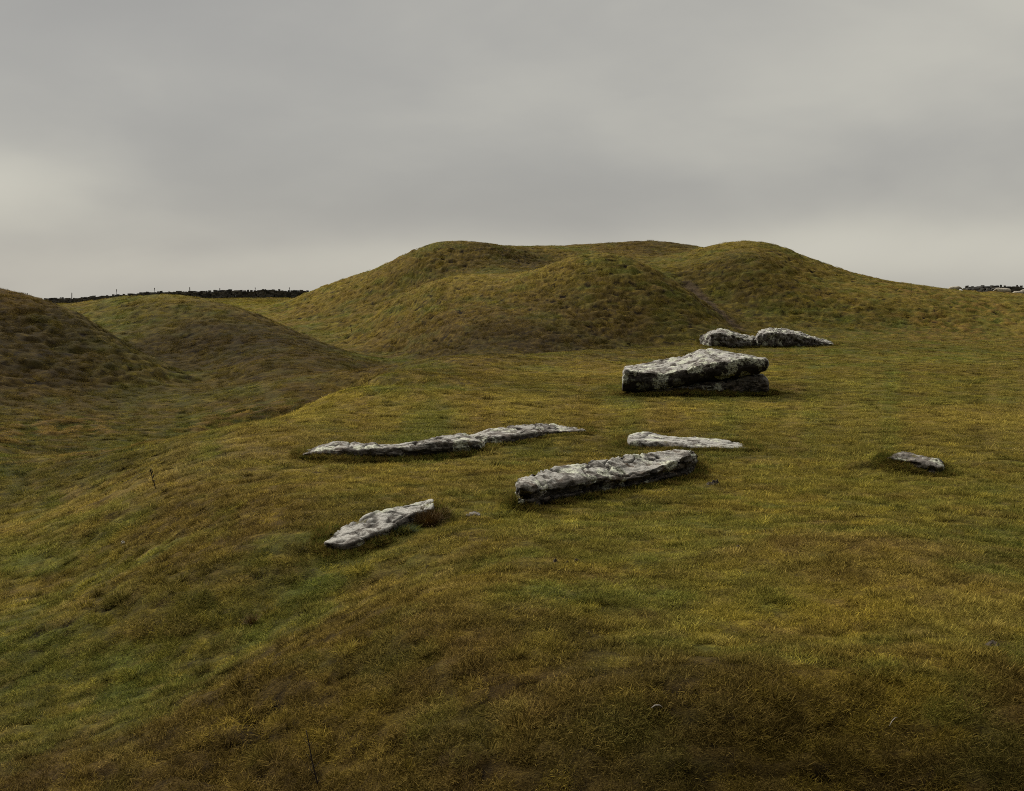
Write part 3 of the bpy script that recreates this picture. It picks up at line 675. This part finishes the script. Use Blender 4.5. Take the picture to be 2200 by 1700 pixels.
for k in range(4):      # 0-3 short matted turf
    clump("clump_a%d" % k, [dict(n=230, rad=.20, l0=.03, l1=.085, tilt0=.6, tilt1=1.4, w=.0062), dict(n=30, rad=.20, l0=.05, l1=.11, tilt0=.4, tilt1=1.1, w=.005)], k)
for k in range(2):      # 4-5 loose tufts
    clump("clump_b%d" % k, [dict(n=120, rad=.08, l0=.06, l1=.15, tilt0=.4, tilt1=1.25, w=.0065, centre=True), dict(n=60, rad=.16, l0=.04, l1=.10, tilt0=.4, tilt1=1.3, w=.005)], 20+k)
for k in range(2):      # 6-7 stray straw stems
    clump("clump_c%d" % k, [dict(n=5, rad=.25, l0=.12, l1=.34, tilt0=.3, tilt1=1.3, w=.003)], 40+k)

def inside(poly, x, y):
    r = np.zeros(len(x), bool); j = len(poly)-1
    for i in range(len(poly)):
        xi, yi = poly[i]; xj, yj = poly[j]
        c = ((yi > y) != (yj > y)) & (x < (xj-xi)*(y-yi)/(yj-yi+1e-12)+xi); r ^= c; j = i
    return r
rng = np.random.default_rng(11)
def scatter(n, y0, y1, dens):
    y = rng.uniform(y0, y1, n); x = rng.uniform(-1, 1, n)*(.43*y1+5); k = np.abs(x) < .43*y+5
    return x[k], y[k]
PX, PY, PS, PI_ = [], [], [], []
for y0, y1, d, sc in [(7, 12, 85, .85), (12, 18, 55, .88), (18, 26, 30, 1.05), (26, 38, 18, 1.25), (38, 55, 12, 1.4), (55, 80, 6, 1.5), (80, 136, 3.2, 1.7), (136, 180, 2, 2.6)]:
    n = int(d*(y1-y0)*2*(.43*y1+5)); x, y = scatter(n, y0, y1, d)
    z, sx, sy = surf(x, y); sl = np.hypot(sx, sy)
    pat = fbm(x/.8, y/.8, x*0, 2)
    kind = np.where(rng.uniform(0, 1, len(x)) < (.04+.16*sstep(.05, .3, pat)+.10*sstep(.2, .5, sl))*(1 if y1 > 26 else .7), 4+rng.integers(0, 2, len(x)), rng.integers(0, 4, len(x)))
    kind = np.where(rng.uniform(0, 1, len(x)) < (.03 if y1 < 40 else .015), 6+rng.integers(0, 2, len(x)), kind)
    PX.append(x); PY.append(y); PI_.append(kind)
    PS.append(sc*rng.uniform(.75, 1.25, len(x))*(1+.35*np.clip(pat, -.5, .8)))
PX, PY, PS, PI_ = map(np.concatenate, (PX, PY, PS, PI_))
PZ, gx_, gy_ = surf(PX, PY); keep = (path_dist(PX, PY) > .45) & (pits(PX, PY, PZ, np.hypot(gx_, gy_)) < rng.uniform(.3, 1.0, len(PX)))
for poly in FOOT:
    c = poly.mean(0); keep &= ~inside(c+(poly-c)*.96, PX, PY)
PX, PY, PS, PI_ = PX[keep], PY[keep], PS[keep], PI_[keep]
# longer ungrazed fringe hugging the stones
EX, EY, ES = [], [], []
for poly in FOOT[:10]:
    q = np.concatenate([poly, poly[:1]]); d = poly[:, 1].mean()
    for a, b in zip(q[:-1], q[1:]):
        L = np.linalg.norm(b-a); m = int(L*60*min(1, 28/d))+1
        tt = rng.uniform(0, 1, m); off = np.abs(rng.normal(0, .10, m)); nn = np.array([b[1]-a[1], a[0]-b[0]])/(L+1e-6)
        if np.dot(nn, (a+b)/2-poly.mean(0)) < 0: nn = -nn
        pts = a+(b-a)*tt[:, None]+nn*(off-.02)[:, None]; EX.append(pts[:, 0]); EY.append(pts[:, 1]); ES.append(rng.uniform(.6, 1.2, m)*(.75 if d > 25.5 and len(poly) < 16 else 1)*np.clip(d/26, .8, 1.7))
EX, EY, ES = map(np.concatenate, (EX, EY, ES)); ne = len(EX)
ek = np.ones(ne, bool)
for poly in FOOT[:10]:
    c = poly.mean(0); ek &= ~inside(c+(poly-c)*.93, EX, EY)
EX, EY, ES = EX[ek], EY[ek], ES[ek]; ne = len(EX)
AX, AY = np.r_[PX, EX], np.r_[PY, EY]; AS = np.r_[PS, ES*1.05]; AS = np.c_[AS, AS, AS*np.clip(20/AY, .45, 1)**.6]; AI = np.r_[PI_, 4+rng.integers(0, 2, ne)]
AZ, sx, sy = surf(AX, AY)
acol = veg_shade_colour(AX, AY, AZ)*rng.uniform(.8, 1.2, len(AX))[:, None]
fringe = np.array([np.array(COL["G"])*.85, np.array(COL["B"])*1.1, np.array(COL["O"])*.4])[rng.integers(0, 3, ne)]
if ne: acol[-ne:] = .75*fringe+.25*acol[-ne:]
tilt = 1.25
rx = np.arctan(sy)*tilt + rng.normal(0, .08, len(AX)); ry = -np.arctan(sx)*tilt + rng.normal(0, .08, len(AX)); rz = rng.uniform(0, 2*math.pi, len(AX))
from mathutils import Euler
rot = np.empty((len(AX), 3))
for i in range(len(AX)):
    e = (Euler((rx[i], ry[i], 0)).to_matrix() @ Euler((0, 0, rz[i])).to_matrix()).to_euler(); rot[i] = e[:]
me = bpy.data.meshes.new("grass"); me.vertices.add(len(AX)); me.vertices.foreach_set("co", np.c_[AX, AY, AZ].astype(np.float32).ravel()); me.update()
turf = bpy.data.objects.new("grass", me); S.collection.objects.link(turf)
add_attr(turf, "turn", rot, "FLOAT_VECTOR"); add_attr(turf, "size", AS, "FLOAT_VECTOR"); add_attr(turf, "pick", AI, "INT"); un = np.c_[-sx, -sy, np.ones(len(AX))]; add_attr(turf, "up", un/np.linalg.norm(un, axis=1)[:, None], "FLOAT_VECTOR"); add_attr(turf, "plant", acol, "FLOAT_COLOR")
tag(turf, "short matted turf of green, straw and brown grass over the whole monument", "grass", kind="stuff")
ng = bpy.data.node_groups.new("turf", "GeometryNodeTree")
ng.interface.new_socket("Geometry", in_out="INPUT", socket_type="NodeSocketGeometry"); ng.interface.new_socket("Geometry", in_out="OUTPUT", socket_type="NodeSocketGeometry")
gi = ng.nodes.new("NodeGroupInput"); go = ng.nodes.new("NodeGroupOutput"); ip = ng.nodes.new("GeometryNodeInstanceOnPoints"); cinf = ng.nodes.new("GeometryNodeCollectionInfo")
cinf.inputs[0].default_value = clumps; cinf.inputs[1].default_value = True; cinf.inputs[2].default_value = True
def na(name, typ):
    n = ng.nodes.new("GeometryNodeInputNamedAttribute"); n.data_type = typ; n.inputs[0].default_value = name; return n.outputs[0]
ng.links.new(gi.outputs[0], ip.inputs["Points"]); ng.links.new(cinf.outputs[0], ip.inputs["Instance"]); ip.inputs["Pick Instance"].default_value = True
ng.links.new(na("pick", "INT"), ip.inputs["Instance Index"]); ng.links.new(na("size", "FLOAT_VECTOR"), ip.inputs["Scale"])
e2r = ng.nodes.new("FunctionNodeEulerToRotation"); ng.links.new(na("turn", "FLOAT_VECTOR"), e2r.inputs[0]); ng.links.new(e2r.outputs[0], ip.inputs["Rotation"])
ng.links.new(ip.outputs[0], go.inputs[0])
md = turf.modifiers.new("turf", "NODES"); md.node_group = ng
print("clumps placed", len(AX))

# single tussocks that stand out
def tussock(u, v, colour, label, seed, l0, l1, n=260, rad=.07, sink=0.):
    m, t, bs = new_mat("tussock_blades"); cv = attr_node(t, "tone", "GEOMETRY", "Fac")
    t.links.new(mixc(t, cv, tuple(.55*c for c in colour), tuple(1.35*c for c in colour)), bs.inputs["Base Color"]); bs.inputs["Roughness"].default_value = .9; bs.inputs["Specular IOR Level"].default_value = .1
    o = clump("grass_tussock", [dict(n=n, rad=rad, l0=l0, l1=l1, tilt0=.2, tilt1=1.25, w=.006, centre=True, segs=5)], seed, m, S.collection)
    x, y, z = on_ground(u, v); o.location = (x, y, z-sink); tag(o, label, "tussock", "grass tussocks")
tussock(932, 1108, (.15, .105, .034), "straw brown grass tussock over the upper end of the tilted pale slab", 63, .12, .27, 700, .19)
tussock(919, 1128, (.13, .082, .032), "drooping brown grass tussock against the long edge of the tilted pale slab", 60, .16, .34, 600, .14)
tussock(868, 1146, (.035, .055, .030), "dark bluish green tuft below the tilted pale slab", 61, .10, .20, 400, .13)
tussock(542, 1340, (.17, .11, .05), "straw tipped tussock in a green hollow at lower left", 62, .08, .2, 200, .05)
# ------------------------------------------------------------------ dry stone walls and fence posts
m_wall, t, bs = new_mat("dark_drystone")
p = N(t, "ShaderNodeTexCoord").outputs["Object"]; isl = N(t, "ShaderNodeNewGeometry").outputs["Random Per Island"]
cw = mixc(t, isl, (.025, .024, .022), (.15, .14, .125)); cw = mixc(t, ramp(t, noise_node(t, p, 3.5, 4, .6), .64, .74, 0, .7), cw, (.26, .24, .21))
t.links.new(cw, bs.inputs["Base Color"]); bs.inputs["Roughness"].default_value = 1
def rough_block(c, sx, sy, sz, yaw, r):
    V = []
    for i in (-1, 1):
        for j in (-1, 1):
            for k in (-1, 1):
                x, y, z = [a*s*.5*r.uniform(.72, 1.08) for a, s in ((i, sx), (j, sy), (k, sz))]
                V.append((c[0]+x*math.cos(yaw)-y*math.sin(yaw), c[1]+x*math.sin(yaw)+y*math.cos(yaw), c[2]+z))
    return V, [(0,1,3,2),(4,6,7,5),(0,4,5,1),(2,3,7,6),(0,2,6,4),(1,5,7,3)]
def wall(line, h, label, seed):
    r = random.Random(seed); b = MB(); P0 = None
    for (x0, y0), (x1, y1) in zip(line[:-1], line[1:]):
        L = math.hypot(x1-x0, y1-y0); yaw = math.atan2(y1-y0, x1-x0); s = 0
        while s < L:
            w = r.uniform(.22, .5); f = (s+w/2)/L; x, y = x0+(x1-x0)*f, y0+(y1-y0)*f
            z = float(surf(np.array([x]), np.array([y]))[0][0]) - .08; top = z+h*r.uniform(.93, 1.07)+.08; zz = z
            while zz < top:
                hh = r.uniform(.11, .24); off = r.uniform(-.12, .12)
                for dy in (-.16, .16):
                    b.add(*rough_block((x+off*math.cos(yaw)-dy*math.sin(yaw), y+off*math.sin(yaw)+dy*math.cos(yaw), zz+hh/2), w*1.25, .42, hh*1.2, yaw+r.uniform(-.12, .12), r))
                zz += hh
            hh = r.uniform(.16, .34)                       # upright cope stones
            b.add(*rough_block((x, y, top+hh*.4), w*r.uniform(.45, .9), .38, hh, yaw+r.uniform(-.25, .25), r)); s += w
    o = b.build("dry_stone_wall", m_wall, loc=(line[0][0], line[0][1], float(surf(np.array([line[0][0]]), np.array([line[0][1]]))[0][0])), smooth=False)
    return tag(o, label, "wall", "dry stone walls along the field", "thing")
LW = [(xof(u, 640, d), d) for u, d in ((-260, 172), (60, 169), (300, 166.5), (500, 165), (760, 164), (980, 163))]
RW = [(xof(u, 630, d), d) for u, d in ((2074, 146), (2140, 143), (2300, 141), (2500, 140))]
wall(LW, .84, "long dark dry stone wall on the skyline left of the mounds", 3)
wall(RW, 1.0, "short stretch of dark dry stone wall behind the sheep at right", 4)
m_post, t, bs = new_mat("grey_weathered_wood")
p = N(t, "ShaderNodeTexCoord").outputs["Object"]
t.links.new(mixc(t, noise_node(t, mapped(t, p, (8, 8, .8)), 6, 4, .6), (.04, .034, .028), (.11, .095, .08)), bs.inputs["Base Color"]); bs.inputs["Roughness"].default_value = .95
posts = None
which = ["leftmost", "second", "third", "fourth", "fifth", "sixth", "seventh", "last"]
for k, (u, vt) in enumerate([(58.5, 632), (154, 631), (250, 624), (332, 621), (408, 619), (472, 621), (548, 620), (622, 620)]):
    d = 0
    xs = np.array([q[0] for q in LW]); ys = np.array([q[1] for q in LW])
    d = 168.0
    for _ in range(4): x = xof(u, vt, d); d = float(np.interp(x, xs, ys)) + .75
    z = float(surf(np.array([x]), np.array([d]))[0][0]); top = elev(vt)*d+CAM_H+.12; H = max(top-z, 1.2)
    r = random.Random(k); b = MB(); V, F = [], []
    b.add(*tube([(x, d, z-.35), (x+r.uniform(-.01, .01), d, z+H*.5), (x+r.uniform(-.03, .03), d, top-.06), (x+r.uniform(-.03, .03), d, top)], [.055, .052, .05, .035], 8))
    o = b.build("fence_post", m_post, loc=(x, d, z), smooth=False)
    tag(o, "thin weathered fence post behind the long wall, %s of eight from the left" % which[k] if 0 < k < 7 else "thin weathered fence post behind the long wall, %s" % ("leftmost by the dark mound" if k == 0 else "nearest the big hill"), "fence post", "fence posts behind the wall")

# ------------------------------------------------------------------ dead stalks
m_stalk, t, bs = new_mat("dead_stalk")
p = N(t, "ShaderNodeTexCoord").outputs["Object"]
t.links.new(mixc(t, noise_node(t, p, 40, 3), (.014, .010, .007), (.05, .035, .022)), bs.inputs["Base Color"]); bs.inputs["Roughness"].default_value = 1
def stalk(u, v, top_u, top_v, rad, label, seed, twigs=5, head=True, spread=1.):
    x, y, z = on_ground(u, v); r = random.Random(seed)
    tx, tz = xof(top_u, top_v, y), elev(top_v)*y+CAM_H; H = tz-z; n = 9
    pts = []; wx = r.uniform(-.03, .03)
    for i in range(n):
        f = i/(n-1); pts.append((x+(tx-x)*f+wx*math.sin(f*5)*H*.6, y+.04*math.sin(f*4+seed)*H, z-.03+(H+.03)*f))
    root = bpy.data.objects.new("dead_thistle", None); S.collection.objects.link(root); root.location = (x, y, z); root.empty_display_size = .05
    tag(root, label, "dead plant", "dead stalks standing in the turf")
    b = MB(); b.add(*tube(np.array(pts)-(x, y, z), np.linspace(rad, rad*.45, n), 7)); b.build("stem", m_stalk, root)
    for k in range(twigs):
        f = r.uniform(.25, .95); i = f*(n-1); q = np.array(pts[int(i)])-(x, y, z); a = r.uniform(0, 6.28); L = H*r.uniform(.08, .2)*spread
        b = MB(); e = q+np.array((math.cos(a)*L*.7, math.sin(a)*L*.5, L*.8))
        b.add(*tube([q, (q+e)/2+np.array((0, 0, -.1*L)), e], [rad*.5, rad*.35, rad*.25], 5))
        if head: b.add(*tube([e, e+(0, 0, rad*2), e+(0, 0, rad*4.5)], [rad*.4, rad*1.3, rad*.3], 6))
        b.build("twig", m_stalk, root)
    if head:
        b = MB(); e = np.array(pts[-1])-(x, y, z); b.add(*tube([e, e+(0, 0, rad*1.8), e+(0, 0, rad*4), e+(0, 0, rad*6)], [rad*.5, rad*1.5, rad*1.2, rad*.3], 7)); b.build("seed_head", m_stalk, root)
stalk(686, 1690, 657, 1568, .0085, "tall bare dead thistle stalk at the bottom of the slope, nearest one", 1, 6, False, .9)
stalk(334, 1050, 325, 1013, .010, "dark dead thistle with short twigs on the left slope edge", 2, 7, True, .8)
stalk(489, 987, 482, 966, .006, "thin bent dead stem on the slope left of the long slab", 3, 1, False)
stalk(1956, 642, 1959, 618, .014, "bare twig standing on the right hillside below the skyline", 4, 3, False)
stalk(610, 656, 604, 639, .011, "thin upright stem in the pale field before the wall", 5, 0, False)
stalk(756, 714, 754, 701, .022, "small dark dead weed low on the left flank of the hill", 6, 2, True)
m_stick, t, bs = new_mat("bleached_stick"); bs.inputs["Base Color"].default_value = (.26, .23, .19, 1); bs.inputs["Roughness"].default_value = .9
def stick(u0, v0, u1, v1, rad, label):
    a, c = np.array(on_ground(u0, v0)), np.array(on_ground(u1, v1)); m = (a+c)/2+(0, 0, .05)
    b = MB(); b.add(*tube([a+(0, 0, .03), .7*a+.3*c+(0, 0, .05), m, .3*a+.7*c+(0, 0, .05), c+(0, 0, .03)], [rad*.6, rad, rad, rad*.8, rad*.4], 7))
    tag(b.build("fallen_stick", m_stick, loc=tuple(a)), label, "stick", "bleached sticks in the grass")
stick(1400, 1538, 1424, 1532, .008, "short bleached stick on the dark near slope")
stick(1911, 1565, 1928, 1546, .004, "thin curved pale stem lying on the dark slope at right")

# ------------------------------------------------------------------ sheep lying beyond the bank
m_wool, t, bs = new_mat("cream_wool")
p = N(t, "ShaderNodeTexCoord").outputs["Object"]
nw = noise_node(t, p, 14, 4, .6)
t.links.new(mixc(t, nw, (.26, .225, .17), (.40, .36, .28)), bs.inputs["Base Color"]); bs.inputs["Roughness"].default_value = 1
bp = N(t, "ShaderNodeBump"); bp.inputs["Strength"].default_value = .7; bp.inputs["Distance"].default_value = .03
t.links.new(nw, bp.inputs["Height"]); t.links.new(bp.outputs[0], bs.inputs["Normal"])
m_skin, t, bs = new_mat("sheep_face"); bs.inputs["Base Color"].default_value = (.35, .29, .22, 1); bs.inputs["Roughness"].default_value = .9
def sheep(x, y, yaw, sc, label, seed):
    z = float(surf(np.array([x]), np.array([y]))[0][0])
    # one skin from rump to nose: position along, height of axis, half width, half height
    prof = [(-.62, .26, .02, .02), (-.60, .27, .14, .15), (-.50, .28, .24, .24), (-.30, .28, .29, .28), (-.05, .28, .31, .29), (.20, .29, .29, .29), (.38, .33, .23, .27), (.50, .40, .15, .19),
            (.58, .44, .11, .13), (.66, .42, .09, .105), (.74, .38, .085, .095), (.84, .30, .065, .075), (.93, .23, .05, .055), (.96, .21, .02, .02)]
    nr = 28; q = np.array(prof); s = np.linspace(0, len(q)-1, 60); q = np.stack([np.interp(s, np.arange(len(q)), q[:, k]) for k in range(4)], 1)
    for _ in range(2): q[1:-1] = .25*q[:-2]+.5*q[1:-1]+.25*q[2:]
    th = np.linspace(0, 2*math.pi, nr, endpoint=False)
    V = np.stack([np.repeat(q[:, 0], nr), (q[:, 2][:, None]*np.cos(th)).ravel(), (q[:, 1][:, None]+q[:, 3][:, None]*np.sin(th)).ravel()], 1)
    wool = np.repeat(np.clip((.62-q[:, 0])/.1, 0, 1), nr)
    c = np.stack([np.repeat(q[:, 0], nr), np.zeros(len(V)), np.repeat(q[:, 1], nr)], 1); d = V-c; d /= np.linalg.norm(d, axis=1)[:, None]+1e-6
    V = V + d*((.03*fbm(V[:, 0]/.12+seed, V[:, 1]/.12, V[:, 2]/.12, 2))*wool)[:, None]
    V[:, 2] = np.maximum(V[:, 2], -.02)
    i = np.arange(60*nr).reshape(60, nr); F = np.stack([i[:-1], np.roll(i[:-1], -1, 1), np.roll(i[1:], -1, 1), i[1:]], -1).reshape(-1, 4)[:, ::-1]
    root = bpy.data.objects.new("sheep", None); S.collection.objects.link(root); root.location = (x, y, z); root.rotation_euler = (0, 0, yaw); root.scale = (sc,)*3; root.empty_display_size = .1
    mesh_obj("body", V*1.0, F, m_wool, root)
    for sy in (-1, 1):
        b = MB(); b.add(*tube([(.66, sy*.07, .46), (.65, sy*.14, .47), (.63, sy*.20, .43)], [.02, .032, .008], 8)); b.build("ear", m_skin, root)
        b = MB(); b.add(*tube([(.30, sy*.22, .10), (.48, sy*.24, .06), (.56, sy*.22, .035), (.36, sy*.22, .03)], [.07, .05, .035, .03], 8)); b.build("leg", m_skin, root)
        b = MB(); b.add(*tube([(-.35, sy*.26, .14), (-.15, sy*.32, .09), (-.30, sy*.33, .04), (-.08, sy*.33, .03)], [.10, .07, .04, .028], 8)); b.build("leg", m_skin, root)
    return tag(root, label, "sheep", "sheep lying beyond the bank")
def sheep_at(u, d, yaw, sc, label, seed): sheep(xof(u, 630, d), d, yaw, sc, label, seed)
sheep_at(2156, 117, 2.9, .95, "cream woolly sheep lying alone before the right hand wall", 1)
sheep_at(2188, 118, .2, .85, "smaller cream sheep lying in front of its neighbour at the frame edge", 2)
sheep_at(2212, 119.5, 3.0, 1.05, "larger cream sheep cut off by the right edge of the view", 3)
sheep_at(2050, 118, .1, .8, "sheep almost hidden behind the bank, only its back showing", 4)
